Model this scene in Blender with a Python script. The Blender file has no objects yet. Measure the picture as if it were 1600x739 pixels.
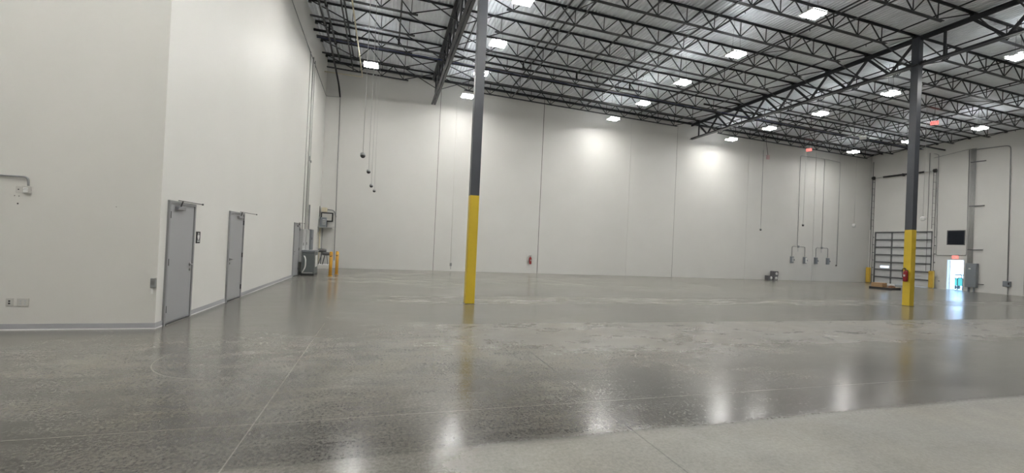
import bpy, math, random
from mathutils import Vector, Matrix
random.seed(7)
S = bpy.context.scene
COL = S.collection

# ------------------------------------------------------------------ camera
CAM_H = 1.67
F_PX, YAW, PITCH, ROLL, CY = 671.36, .2897, .0086, .0459, 377.4
def cam_axes():
    cy, sy = math.cos(YAW), math.sin(YAW)
    f = Vector((sy*math.cos(PITCH), cy*math.cos(PITCH), math.sin(PITCH)))
    r = Vector((cy, -sy, 0.)); u = r.cross(f)
    c, s = math.cos(ROLL), math.sin(ROLL)
    return c*r + s*u, -s*r + c*u, f
R_, U_, F_ = cam_axes()
cd = bpy.data.cameras.new('camera'); cam = bpy.data.objects.new('camera', cd); COL.objects.link(cam)
m = Matrix((R_, U_, -F_)).transposed().to_4x4(); m.translation = Vector((0, 0, CAM_H))
cam.matrix_world = m
cd.sensor_fit = 'HORIZONTAL'; cd.sensor_width = 36; cd.lens = F_PX/1600*36
cd.shift_y = (CY-369.5)/1600
cd.clip_start = .05; cd.clip_end = 300
S.camera = cam

# ------------------------------------------------------------------ world and exposure
w = bpy.data.worlds.new('world'); S.world = w; w.use_nodes = True
nt = w.node_tree; nt.nodes.clear()
wo = nt.nodes.new('ShaderNodeOutputWorld'); bg = nt.nodes.new('ShaderNodeBackground')
tc = nt.nodes.new('ShaderNodeTexCoord'); sp = nt.nodes.new('ShaderNodeSeparateXYZ')
rp = nt.nodes.new('ShaderNodeValToRGB')
rp.color_ramp.elements[0].position = .48; rp.color_ramp.elements[0].color = (.36, .44, .55, 1)
rp.color_ramp.elements[1].position = .56; rp.color_ramp.elements[1].color = (.40, .66, 1, 1)
mp = nt.nodes.new('ShaderNodeMath'); mp.operation = 'MULTIPLY_ADD'; mp.inputs[1].default_value = .5; mp.inputs[2].default_value = .5
nt.links.new(tc.outputs['Generated'], sp.inputs[0]); nt.links.new(sp.outputs['Z'], mp.inputs[0])
nt.links.new(mp.outputs[0], rp.inputs[0]); nt.links.new(rp.outputs[0], bg.inputs['Color'])
bg.inputs['Strength'].default_value = 2.6
nt.links.new(bg.outputs[0], wo.inputs[0])
S.view_settings.view_transform = 'Standard'; S.view_settings.look = 'None'
S.view_settings.gamma = 1; S.view_settings.use_curve_mapping = False
S.view_settings.exposure = 1.42
LAMP = 62.0          # emission of every high-bay lens

# ------------------------------------------------------------------ room dimensions (metres)
YB, XR = 25.0, 37.5            # back wall and right wall faces
Y0 = 8.58                      # front of the office block on the left
XL0, XL1 = -3.6, -3.33         # left wall face at Y0 and at YB
LROT = -math.atan((XL1-XL0)/(YB-Y0))
def xl(y): return XL0 + (XL1-XL0)*(y-Y0)/(YB-Y0)
SLOPE = .021
YSL = .007
def rz(x, y=18.0): return 10.73 + (19.95-x)*SLOPE + (16.0-y)*YSL      # underside of the roof deck
YN = -7.0
G1, G2 = 2.35, 19.95           # girder and column lines
YC = 11.8
JY = [11.87+1.768*k for k in range(-3, 8)]
JD = .66

# ------------------------------------------------------------------ materials
def mat(name, col, rough=.5, metal=0., noise=0., nscale=8., bump=0., bscale=40., spec=.5, emit=None, estr=0, coat=0):
    M = bpy.data.materials.new(name); M.use_nodes = True
    t = M.node_tree; b = t.nodes['Principled BSDF']
    b.inputs['Base Color'].default_value = (*col, 1); b.inputs['Roughness'].default_value = rough
    b.inputs['Metallic'].default_value = metal; b.inputs['Specular IOR Level'].default_value = spec
    b.inputs['Coat Weight'].default_value = coat
    c = t.nodes.new('ShaderNodeTexCoord')
    if noise:
        n = t.nodes.new('ShaderNodeTexNoise'); n.inputs['Scale'].default_value = nscale; n.inputs['Detail'].default_value = 5
        r = t.nodes.new('ShaderNodeMix'); r.data_type = 'RGBA'
        r.inputs['A'].default_value = (*[max(0, x*(1-noise)) for x in col], 1)
        r.inputs['B'].default_value = (*[min(1, x*(1+noise)) for x in col], 1)
        t.links.new(c.outputs['Object'], n.inputs['Vector']); t.links.new(n.outputs['Fac'], r.inputs['Factor'])
        t.links.new(r.outputs['Result'], b.inputs['Base Color'])
    if bump:
        n2 = t.nodes.new('ShaderNodeTexNoise'); n2.inputs['Scale'].default_value = bscale; n2.inputs['Detail'].default_value = 3
        bp = t.nodes.new('ShaderNodeBump'); bp.inputs['Strength'].default_value = bump; bp.inputs['Distance'].default_value = .01
        t.links.new(c.outputs['Object'], n2.inputs['Vector']); t.links.new(n2.outputs['Fac'], bp.inputs['Height'])
        t.links.new(bp.outputs['Normal'], b.inputs['Normal'])
    if emit:
        b.inputs['Emission Color'].default_value = (*emit, 1); b.inputs['Emission Strength'].default_value = estr
    return M
WALL = mat('wall_paint', (.61, .605, .58), .55, noise=.035, nscale=.9, bump=.08, bscale=30)
WALLW = mat('wall_paint_side', (.69, .685, .655), .5, noise=.03, nscale=.7, bump=.05, bscale=30)
WALLF = mat('wall_paint_front', (.60, .59, .555), .5, noise=.03, nscale=1.2, bump=.08, bscale=40)
SEAL = mat('joint_sealant', (.07, .07, .068), .8)
COVE = mat('cove_base_grey', (.36, .36, .38), .45, noise=.05)
SHOE = mat('white_shoe_strip', (.7, .7, .69), .5)
DECK = mat('roof_deck_galvanised', (.70, .72, .75), .42, metal=.15, noise=.12, nscale=3, bump=.1, bscale=8)
STEEL = mat('charcoal_joist_paint', (.022, .023, .026), .42, noise=.2, nscale=10, spec=.5)
STEELG = mat('charcoal_girder_paint', (.028, .029, .033), .4, noise=.2, nscale=6)
CHAR = mat('column_charcoal_paint', (.05, .055, .066), .38, noise=.1, nscale=4)
YEL = mat('column_yellow_paint', (.56, .40, .03), .4, noise=.08, nscale=5)
YEL2 = mat('guard_yellow_paint', (.62, .40, .05), .5, noise=.12, nscale=8)
ORG = mat('bollard_orange_yellow', (.62, .32, .03), .45, noise=.1, nscale=12)
PIPE = mat('black_sprinkler_pipe', (.012, .012, .014), .4, noise=.2)
BLUE = mat('blue_cable_jacket', (.02, .03, .12), .5)
GALV = mat('galvanised_conduit', (.30, .31, .31), .38, metal=.6, noise=.12, nscale=10)
GALVW = mat('painted_conduit', (.48, .48, .47), .5, metal=.2, noise=.1, nscale=10)
CREAM = mat('cream_gas_pipe', (.58, .52, .38), .5, noise=.08)
DOORG = mat('door_grey_paint', (.34, .345, .355), .42, noise=.03, nscale=2)
FRAMEG = mat('door_frame_grey_paint', (.26, .265, .27), .42)
CHROME = mat('satin_chrome', (.32, .32, .32), .3, metal=1)
DARKM = mat('dark_hinge_metal', (.07, .07, .07), .4, metal=.7)
ALU = mat('closer_aluminium', (.28, .28, .29), .4, metal=.5)
BLACK = mat('matte_black_plastic', (.012, .012, .013), .5)
WHITE = mat('white_plastic', (.72, .72, .70), .45)
OFFW = mat('ivory_plate', (.50, .49, .46), .45)
RED = mat('extinguisher_red', (.24, .012, .015), .3, coat=.3)
PANG = mat('electrical_panel_grey', (.20, .22, .24), .45, noise=.05)
PANL = mat('light_panel_grey', (.46, .47, .47), .45, noise=.04)
TRFG = mat('transformer_grey_green', (.12, .135, .135), .5, noise=.06)
ODW = mat('overhead_door_panel_white', (.56, .57, .57), .5, noise=.05, nscale=3)
ODG = mat('overhead_door_strut_steel', (.15, .155, .16), .42, metal=.4, noise=.1)
TRACK = mat('track_steel', (.15, .15, .155), .45, metal=.5)
NAVY = mat('dark_louver', (.018, .022, .032), .45, noise=.2, nscale=20)
CARD = mat('cardboard', (.34, .22, .12), .8, noise=.12, nscale=14)
WOOD = mat('pallet_top_timber', (.45, .32, .20), .8, noise=.2, nscale=18)
DKWOOD = mat('dark_pallet_skid', (.03, .028, .03), .8, noise=.2)
SHRINK = mat('white_film_roll', (.6, .6, .62), .35)
BROWN = mat('brown_scrap', (.20, .10, .06), .85, noise=.3, nscale=25)
ASPH = mat('outside_concrete', (.62, .63, .62), .9, noise=.08, nscale=2)
GREEN = mat('outside_green_paint', (.10, .42, .30), .5)
SIGNR = mat('exit_sign_letters', (.8, .04, .03), .5, emit=(1, .06, .05), estr=1.6)
SIGNW = mat('exit_sign_face', (.75, .4, .38), .5, emit=(1, .25, .22), estr=.35)
LENS = mat('high_bay_lens', (1, 1, 1), .5, emit=(1, .985, .95), estr=LAMP)
DECKFILL = mat('added_deck_fill_glow', (1, 1, 1), .5, emit=(.95, .98, 1), estr=LAMP*.34)  # glow added on top of the fixtures to brighten the roof deck
HOUS = mat('high_bay_housing', (.6, .6, .6), .4, metal=.2)
GLASS = mat('vision_lite_glass', (.9, .95, 1), .02); GLASS.node_tree.nodes['Principled BSDF'].inputs['Transmission Weight'].default_value = 1

def floor_material():
    M = bpy.data.materials.new('polished_concrete'); M.use_nodes = True
    t = M.node_tree; N = t.nodes; Lk = t.links; b = N['Principled BSDF']
    geo = N.new('ShaderNodeNewGeometry'); pos = geo.outputs['Position']
    sep = N.new('ShaderNodeSeparateXYZ'); Lk.new(pos, sep.inputs[0])
    def val(x):
        return x
    def math_(op, a, b_=None, c=None, clamp=False):
        n = N.new('ShaderNodeMath'); n.operation = op; n.use_clamp = clamp
        for i, x in enumerate((a, b_, c)):
            if x is None: continue
            if isinstance(x, (int, float)): n.inputs[i].default_value = x
            else: Lk.new(x, n.inputs[i])
        return n.outputs[0]
    def noise(scale, detail=4, stretch=(1, 1, 1), rough=.55, dist=0):
        mpn = N.new('ShaderNodeMapping'); mpn.inputs['Scale'].default_value = stretch; Lk.new(pos, mpn.inputs['Vector'])
        n = N.new('ShaderNodeTexNoise'); n.inputs['Scale'].default_value = scale; n.inputs['Detail'].default_value = detail
        n.inputs['Roughness'].default_value = rough; n.inputs['Distortion'].default_value = dist
        Lk.new(mpn.outputs[0], n.inputs['Vector']); return n.outputs['Fac']
    def step(x, e0, e1):            # smooth 0..1
        n = N.new('ShaderNodeMapRange'); n.interpolation_type = 'SMOOTHSTEP'
        Lk.new(x, n.inputs['Value']); n.inputs['From Min'].default_value = e0; n.inputs['From Max'].default_value = e1
        return n.outputs['Result']
    X, Y = sep.outputs['X'], sep.outputs['Y']
    big = noise(.35, 5); med = noise(1.3, 6, (1, 1.0, 1), .65, .4); fine = noise(30, 6, rough=.85); streak = noise(2.2, 5, (.35, 2.2, 1), .65)
    speck = noise(110, 2)
    wob = math_('MULTIPLY_ADD', math_('SUBTRACT', noise(1.1, 3), .5), .28, 0)
    Yw = math_('ADD', Y, math_('MULTIPLY', wob, .35)); Xw = math_('ADD', X, math_('MULTIPLY', wob, 4.0))
    # pours: light where each slab strip was laid and finished differently
    near = math_('MULTIPLY', math_('SUBTRACT', 1, step(math_('ADD', Yw, math_('MULTIPLY', math_('SUBTRACT', fine, .5), .5)), 3.30, 3.62)), step(Xw, .2, 1.1))
    dark1 = math_('MULTIPLY', step(Yw, 3.42, 3.5), math_('SUBTRACT', 1, step(math_('ADD', Yw, math_('MULTIPLY', wob, 2.)), 4.4, 6.6)))
    band2 = math_('MULTIPLY', math_('MULTIPLY', step(math_('ADD', Yw, math_('MULTIPLY', wob, 2.)), 5.3, 7.3), math_('SUBTRACT', 1, step(Y, 8.78, 8.83))), step(Xw, -.6, 2.4))
    band2 = math_('MULTIPLY', band2, math_('MULTIPLY_ADD', step(noise(.9, 6, (.8, 1.3, 1), .7, .5), .35, .62), .65, .35))
    band3 = math_('MULTIPLY', math_('MULTIPLY', step(Y, 11.68, 11.74), math_('SUBTRACT', 1, step(Yw, 13.2, 13.9))), step(Xw, -1.5, .5))
    band3 = math_('MULTIPLY', band3, math_('MULTIPLY_ADD', step(noise(1.1, 5, (.6, 1.5, 1), .7), .35, .6), .7, .3))
    far = step(Y, 13, 18)
    # brightness
    v = math_('MULTIPLY_ADD', math_('SUBTRACT', big, .5), .15, .136)
    v = math_('ADD', v, math_('MULTIPLY', math_('SUBTRACT', med, .5), .15))
    v = math_('ADD', v, math_('MULTIPLY', math_('SUBTRACT', streak, .5), .08))
    v = math_('ADD', v, math_('MULTIPLY', math_('SUBTRACT', fine, .5), .34))
    v = math_('ADD', v, math_('MULTIPLY', math_('MULTIPLY', near, math_('MULTIPLY_ADD', noise(3.5, 6, (1, 1, 1), .7, .6), 1.2, .4)), .045))
    v = math_('ADD', v, math_('MULTIPLY', dark1, -.045))
    v = math_('ADD', v, math_('MULTIPLY', band2, .05))
    v = math_('ADD', v, math_('MULTIPLY', band3, .055))
    v = math_('ADD', v, math_('MULTIPLY', far, .07))
    v = math_('SUBTRACT', v, math_('MULTIPLY', step(speck, .68, .78), .06))
    v = math_('SUBTRACT', v, math_('MULTIPLY', math_('MULTIPLY', math_('MULTIPLY', step(Y, 3.3, 3.6), math_('SUBTRACT', 1, step(Yw, 3.7, 4.9))), step(med, .35, .6)), .035))
    v = math_('ADD', v, math_('MULTIPLY', step(speck, .70, .76), .05)) if False else v
    # sawcut joints and curved scribe marks
    def line(d, w): return math_('SUBTRACT', 1, step(math_('ABSOLUTE', d), w*.5, w))
    jl = line(math_('SUBTRACT', Y, 4.245), .006)
    jx = math_('MULTIPLY', line(math_('ADD', X, 1.02), .0065), math_('SUBTRACT', 1, step(Y, 8.9, 9.0)))
    jx2 = math_('MULTIPLY', line(math_('SUBTRACT', X, 2.30), .010), math_('SUBTRACT', 1, step(Y, 6.1, 6.7)))
    jy2 = line(math_('SUBTRACT', Y, 8.81), .02)
    jy3 = line(math_('SUBTRACT', Y, 11.70), .014)
    def ring(cx, cy, r, w):
        dx = math_('SUBTRACT', X, cx); dy = math_('SUBTRACT', Y, cy)
        return line(math_('SUBTRACT', math_('SQRT', math_('ADD', math_('MULTIPLY', dx, dx), math_('MULTIPLY', dy, dy))), r), w)
    rings = math_('MAXIMUM', ring(G1, YC, .42, .02), ring(G2, YC-.02, .42, .02))
    arc = math_('MULTIPLY', ring(ARC[0], ARC[1], ARC[2], .008), math_('SUBTRACT', 1, step(X, -1.95, -1.8)))
    light_lines = math_('MAXIMUM', math_('MAXIMUM', jl, jx), arc)
    dark_lines = math_('MAXIMUM', math_('MAXIMUM', jx2, rings), math_('MULTIPLY', math_('MAXIMUM', jy2, jy3), .5))
    v = math_('ADD', v, math_('MULTIPLY', light_lines, .09)); v = math_('SUBTRACT', v, math_('MULTIPLY', dark_lines, .07))
    v = math_('MAXIMUM', v, .03)
    cc = N.new('ShaderNodeCombineColor')
    warm = noise(.8, 3)
    Lk.new(math_('MULTIPLY', v, math_('MULTIPLY_ADD', warm, .12, .97)), cc.inputs[0]); Lk.new(v, cc.inputs[1]) if False else Lk.new(math_('MULTIPLY', v, .985), cc.inputs[1])
    Lk.new(math_('MULTIPLY', v, math_('MULTIPLY_ADD', warm, -.16, .94)), cc.inputs[2])
    Lk.new(cc.outputs[0], b.inputs['Base Color'])
    r = math_('MULTIPLY_ADD', math_('SUBTRACT', streak, .5), .08, .20)
    r = math_('ADD', r, math_('MULTIPLY', math_('SUBTRACT', fine, .5), .16))
    r = math_('ADD', r, math_('MULTIPLY', far, .05)); r = math_('ADD', r, math_('MULTIPLY', near, .25)); r = math_('ADD', r, math_('MULTIPLY', band2, .15))
    r = math_('ADD', r, math_('MULTIPLY', band3, .07))
    Lk.new(math_('MAXIMUM', r, .12), b.inputs['Roughness'])
    b.inputs['Specular IOR Level'].default_value = .6
    bp = N.new('ShaderNodeBump'); bp.inputs['Strength'].default_value = .12; bp.inputs['Distance'].default_value = .004
    Lk.new(med, bp.inputs['Height']); Lk.new(bp.outputs[0], b.inputs['Normal'])
    return M

# ------------------------------------------------------------------ mesh helpers
class MB:
    def __init__(s): s.v = []; s.f = []; s.smooth = []
    def _add(s, vs, fs, sm=False):
        o = len(s.v); s.v += [tuple(v) for v in vs]; s.f += [tuple(i+o for i in f) for f in fs]; s.smooth += [sm]*len(fs)
        return s
    def box(s, x0, x1, y0, y1, z0, z1, bevel=0):
        if x0 > x1: x0, x1 = x1, x0
        if y0 > y1: y0, y1 = y1, y0
        if z0 > z1: z0, z1 = z1, z0
        if bevel:
            b = min(bevel, (x1-x0)*.45, (y1-y0)*.45, (z1-z0)*.45)
            import bmesh
            bm = bmesh.new(); bmesh.ops.create_cube(bm, size=1)
            for v in bm.verts: v.co = Vector(((x0+x1)/2+v.co.x*(x1-x0), (y0+y1)/2+v.co.y*(y1-y0), (z0+z1)/2+v.co.z*(z1-z0)))
            bmesh.ops.bevel(bm, geom=bm.edges[:], offset=b, segments=2, profile=.6, affect='EDGES')
            bm.verts.ensure_lookup_table()
            s._add([v.co.copy() for v in bm.verts], [[v.index for v in f.verts] for f in bm.faces]); bm.free(); return s
        vs = [(x, y, z) for x in (x0, x1) for y in (y0, y1) for z in (z0, z1)]
        return s._add(vs, [(0, 1, 3, 2), (4, 6, 7, 5), (0, 4, 5, 1), (2, 3, 7, 6), (0, 2, 6, 4), (1, 5, 7, 3)])
    def bar(s, a, b, w, h=None, up=(0, 0, 1)):
        a, b = Vector(a), Vector(b); h = h or w; d = (b-a).normalized(); up = Vector(up)
        if abs(d.dot(up)) > .98: up = Vector((0, 1, 0)) if abs(d.y) < .9 else Vector((1, 0, 0))
        x = d.cross(up).normalized(); z = x.cross(d)
        vs = [p + x*i*w/2 + z*j*h/2 for p in (a, b) for i, j in ((-1, -1), (1, -1), (1, 1), (-1, 1))]
        return s._add(vs, [(0, 3, 2, 1), (4, 5, 6, 7), (0, 1, 5, 4), (1, 2, 6, 5), (2, 3, 7, 6), (3, 0, 4, 7)])
    def tube(s, pts, r, n=8, caps=True):
        P = [Vector(p) for p in pts]; rs = r if isinstance(r, (list, tuple)) else [r]*len(P)
        vs = []; prev = None
        for i, p in enumerate(P):
            d = (P[min(i+1, len(P)-1)] - P[max(i-1, 0)]).normalized()
            if prev is None:
                up = Vector((0, 0, 1)) if abs(d.z) < .9 else Vector((1, 0, 0)); x = d.cross(up).normalized()
            else:
                x = (prev - d*prev.dot(d)).normalized()
            prev = x; y = d.cross(x)
            for k in range(n):
                a = 2*math.pi*k/n; vs.append(p + (x*math.cos(a)+y*math.sin(a))*rs[i])
        fs = []
        for i in range(len(P)-1):
            for k in range(n):
                fs.append((i*n+k, i*n+(k+1) % n, (i+1)*n+(k+1) % n, (i+1)*n+k))
        s._add(vs, fs, True)
        if caps:
            o = len(s.v)-len(vs); s.f += [tuple(o+k for k in reversed(range(n))), tuple(o+(len(P)-1)*n+k for k in range(n))]; s.smooth += [False, False]
        return s
    def lathe(s, prof, c=(0, 0, 0), n=16, axis='Z'):
        vs = []
        for r, z in prof:
            for k in range(n):
                a = 2*math.pi*k/n; p = (r*math.cos(a), r*math.sin(a), z)
                if axis == 'X': p = (p[2], p[0], p[1])
                if axis == 'Y': p = (p[0], p[2], p[1])
                vs.append((p[0]+c[0], p[1]+c[1], p[2]+c[2]))
        fs = []
        for i in range(len(prof)-1):
            for k in range(n): fs.append((i*n+k, i*n+(k+1) % n, (i+1)*n+(k+1) % n, (i+1)*n+k))
        s._add(vs, fs, True)
        o = len(s.v)-len(vs); s.f += [tuple(o+k for k in reversed(range(n))), tuple(o+(len(prof)-1)*n+k for k in range(n))]; s.smooth += [False, False]
        return s
    def prism(s, poly, y0, y1):       # polygon in XZ extruded along Y
        n = len(poly); vs = [(x, y0, z) for x, z in poly]+[(x, y1, z) for x, z in poly]
        return s._add(vs, [tuple(range(n)), tuple(range(2*n-1, n-1, -1))]+[(i, i+n, (i+1) % n+n, (i+1) % n) for i in range(n)])
    def mesh(s, name, material):
        me = bpy.data.meshes.new(name); me.from_pydata([tuple(v) for v in s.v], [], s.f)
        for p, q in zip(me.polygons, s.smooth): p.use_smooth = q
        me.materials.append(material); me.update()
        import bmesh
        bm = bmesh.new(); bm.from_mesh(me); bmesh.ops.recalc_face_normals(bm, faces=bm.faces[:]); bm.to_mesh(me); bm.free()
        return me
    def build(s, name, material, parent=None, label=None, loc=None):
        o = bpy.data.objects.new(name, s.mesh(name, material)); COL.objects.link(o)
        if parent: o.parent = parent
        if label: o['label'] = label
        if loc: o.location = loc
        return o
def tag(o, label=None, cat=None, group=None, kind=None):
    if label: o['label'] = label
    if cat: o['category'] = cat
    if group: o['group'] = group
    if kind: o['kind'] = kind
    return o
def thing(name, label, cat, loc=(0, 0, 0), rz_=0, group=None, kind=None):
    o = bpy.data.objects.new(name, None); o.empty_display_size = .1; COL.objects.link(o)
    o.location = loc; o.rotation_euler = (0, 0, rz_)
    return tag(o, label, cat, group, kind)
def struct(name, mb, m, **k):
    o = mb.build(name, m); o['kind'] = 'structure'; return tag(o, **k)
def children(o): return KIDS.get(o.name, [])
KIDS = {}
def copy_tree(o, parent=None, label=None):
    kids = [c for c in bpy.data.objects if c.parent == o] if o.name not in KIDS else KIDS[o.name]
    KIDS[o.name] = kids
    c = o.copy(); COL.objects.link(c)
    if parent: c.parent = parent
    if label: c['label'] = label
    for k in kids: copy_tree(k, c)
    return c
def arcpts(c, r, a0, a1, n, u, v):
    c, u, v = Vector(c), Vector(u), Vector(v)
    return [c + u*r*math.cos(a0+(a1-a0)*i/n) + v*r*math.sin(a0+(a1-a0)*i/n) for i in range(n+1)]
def rounded(pts, r=.08, n=5):
    P = [Vector(p) for p in pts]; out = [P[0]]
    for i in range(1, len(P)-1):
        a, b, c = P[i-1], P[i], P[i+1]; d1 = (a-b).normalized(); d2 = (c-b).normalized()
        rr = min(r, (a-b).length*.45, (c-b).length*.45)
        for k in range(n+1):
            t = k/n; out.append((b+d1*rr)*(1-t)**2 + b*2*t*(1-t) + (b+d2*rr)*t*t)
    out.append(P[-1]); return out
ORD = ['first', 'second', 'third', 'fourth', 'fifth', 'sixth', 'seventh', 'eighth', 'ninth', 'tenth', 'eleventh', 'twelfth']

# ------------------------------------------------------------------ structure
ARC = (-1.72, 6.6, .98)
struct('floor', MB().box(-12, XR+.3, YN-.3, YB+.3, -.2, 0), floor_material())
# back wall: tilt-up panels with recessed sealed joints
SEAMS = [2.78, 9.15, 15.35, 18.93, 25.1, 31.52]
xs = [-4.2]+SEAMS+[XR+.3]; mb = MB()
gap = dict(zip(SEAMS, (.012, .018, .006, .014, .006, .012)))
for a, b in zip(xs[:-1], xs[1:]): mb.box(a+gap.get(a, 0), b-gap.get(b, 0), YB, YB+.2, 0, 11.4)
struct('wall_back', mb, WALL)
for i, x in enumerate(SEAMS):
    wd = (.010, .014, .005, .010, .004, .011)[i]
    struct('trim_%d' % (i+1), MB().box(x-.02, x+.02, YB+.016, YB+.1, .01, 11.3), SEAL if wd > .006 else COVE)
# right wall with the door openings
OD = (20.82, 24.6, 4.06)       # overhead door y0, y1, height
MD = (19.0, 19.96, 2.09)       # man door
WN = (19.02, 20.0, 3.08, 4.09) # louvred vent
mb = MB()
def rw(y0, y1, z0, z1): mb.box(XR, XR+.2, y0, y1, z0, z1)
rw(OD[1], YB+.2, 0, 11); rw(OD[0], OD[1], OD[2], 11); rw(MD[1], OD[0], 0, 11)
rw(MD[0], MD[1], MD[2], 11)
rw(16.20, MD[0], 0, 11); rw(YN, 16.18, 0, 11)
struct('wall_right', mb, WALL)
struct('trim_7', MB().box(XR+.02, XR+.1, 16.18, 16.2, .01, 11), SEAL)
# left (office) wall and its front
mb = MB(); L = math.hypot(YB-Y0, XL1-XL0)
o = mb.box(-.2, 0, 0, L, 0, 11.6).build('wall_left', WALLW); o.location = (XL0, Y0, 0); o.rotation_euler.z = LROT; o['kind'] = 'structure'
struct('wall_front', MB().box(-12, XL0-.0005, Y0, Y0+.18, 0, 11.6), WALLF)
struct('wall_near', MB().box(-12, XR+.2, YN-.2, YN, 0, 11.6), WALLF)
struct('wall_outer', MB().box(-12.2, -12, YN, Y0+.2, 0, 11.6), WALLF)
# corrugated roof deck
def deck():
    mb = MB(); p = .1524; prof = []
    x = -12.0
    while x < XR+.2:
        prof += [(x, 0), (x+.045, 0), (x+.065, .04), (x+.1324, .04)]; x += p
    n = len(prof); ys = (YN-.2, YB+.15)
    vs = [(a, y, rz(a, y)+b) for y in ys for a, b in prof] + [(a, y, rz(a, y)+b+.01) for y in ys for a, b in prof]
    fs = [(i, i+1, n+i+1, n+i) for i in range(n-1)] + [(2*n+i, 3*n+i, 3*n+i+1, 2*n+i+1) for i in range(n-1)]
    mb._add(vs, fs); return mb
o = deck().build('ceiling', DECK); o['kind'] = 'structure'
mb = MB(); cs = [(x, y, rz(x, y)+h) for h in (.07, .2) for x, y in ((-12.2, YN-.2), (XR+.3, YN-.2), (XR+.3, YB+.2), (-12.2, YB+.2))]
mb._add(cs, [(0, 1, 2, 3), (4, 5, 6, 7), (0, 1, 5, 4), (1, 2, 6, 5), (2, 3, 7, 6), (3, 0, 4, 7)]); struct('ceiling_roof_board', mb, WALLF)
# cove bases
struct('baseboard_front', MB().box(-12, XL0+.008, Y0-.008, Y0, .018, .10), COVE)
struct('trim_8', MB().box(-12, XL0+.012, Y0-.014, Y0, 0, .018), SHOE)
def on_left(o, y):          # place on the left wall's face at world depth y; local X points into the room, local Y along the wall
    o.location = (xl(y), y, 0); o.rotation_euler.z = LROT; return o
D1, D2, D3 = (8.80, 9.84), (11.70, 12.74), (18.76, 19.84)
segs = [(Y0, D1[0]), (D1[1], D2[0]), (D2[1], D3[0]), (D3[1], YB)]
for i, (a, b) in enumerate(segs):
    o = on_left(MB().box(0, .009, 0, b-a, .018, .10).build('baseboard_left' if i == 0 else 'baseboard_left_%d' % i, COVE), a); o['kind'] = 'structure'
    o = on_left(MB().box(0, .014, 0, b-a, 0, .018).build('trim_%d' % (9+i), SHOE), a); o['kind'] = 'structure'

# ------------------------------------------------------------------ steel doors in the left wall
def steel_door(n, D, hinge_near, label, closer_y, arm):
    wdt = D[1]-D[0]; t = thing('door_%d' % n, label, 'door', kind='structure'); on_left(t, D[0])
    fr = MB().box(0, .035, 0, .05, 0, 2.18).box(0, .035, wdt-.05, wdt, 0, 2.18).box(0, .035, .05, wdt-.05, 2.13, 2.18)
    fr.build('door_frame', FRAMEG, t)
    MB().box(0, .018, .056, wdt-.056, .022, 2.124).build('door_leaf', DOORG, t)
    MB().box(0, .05, .05, wdt-.05, 0, .016).build('threshold', CHROME, t)
    MB().box(.018, .024, .06, wdt-.06, .03, .055).build('sweep', ALU, t)
    hy = .052 if hinge_near else wdt-.052
    for z in (.28, 1.1, 1.93):
        MB().tube([(.03, hy, z-.06), (.03, hy, z+.06)], .012, 8).box(.016, .022, hy-.02, hy+.03, z-.055, z+.055).build('hinge', DARKM, t)
    ly = wdt-.13 if hinge_near else .13; sgn = 1 if hinge_near else -1
    h = MB().lathe([(.033, 0), (.033, .012), (.02, .018), (.012, .05)], (.018, ly, 1.02), 14, 'X').build('door_handle', CHROME, t)
    MB().tube(rounded([(.062, ly, 1.02), (.066, ly+.03*-sgn*0, 1.02), (.066, ly-sgn*.125, 1.02)], .01), .014, 8).build('lever', CHROME, h)
    MB().lathe([(.024, 0), (.024, .015), (.014, .02)], (.018, ly, .94-.02), 12, 'X').build('lock_cylinder', CHROME, t)
    MB().box(.018, .075, closer_y, closer_y+.30, 2.03, 2.085, .008).build('door_closer', ALU, t)
    a0, a1 = arm
    MB().bar((.07, closer_y+.10, 2.09), (.09, closer_y+.12, 2.195), .022, .012).bar((.09, a0, 2.19), (.06, a1, 2.2), .02, .012).lathe([(.016, 0), (.016, .03)], (.06, a1-.01, 2.185), 8).build('closer_arm', DARKM, t)
    return t
steel_door(1, D1, True, 'nearest grey steel door in the white wall, black sign beside it', .22, (.18, 1.27))
steel_door(2, D2, False, 'middle grey steel door in the white wall, lever on its near edge', .52, (.5, 1.95))
steel_door(3, D3, False, 'farthest grey steel door in the white wall beside electrical panels', .52, (.5, 1.8))
t = on_left(thing('restroom_sign', 'small black restroom sign with white figure beside the nearest grey door', 'sign'), 9.97)
t.location.z = 1.42
MB().box(0, .012, 0, .18, 0, .235, .006).build('sign_plate', BLACK, t)
fg = MB().lathe([(.010, -.001), (.020, 0), (.020, .002)], (.0125, .09, .193), 12, 'X')
fg.box(.012, .015, .05, .13, .11, .168, .0).box(.012, .015, .062, .086, .07, .112).box(.012, .015, .094, .118, .07, .112)
fg.build('pictogram', WHITE, t, 'white standing figure')
MB().box(.012, .0145, .035, .145, .03, .055).build('lettering_band', PANL, t, 'pale raised band')

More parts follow.
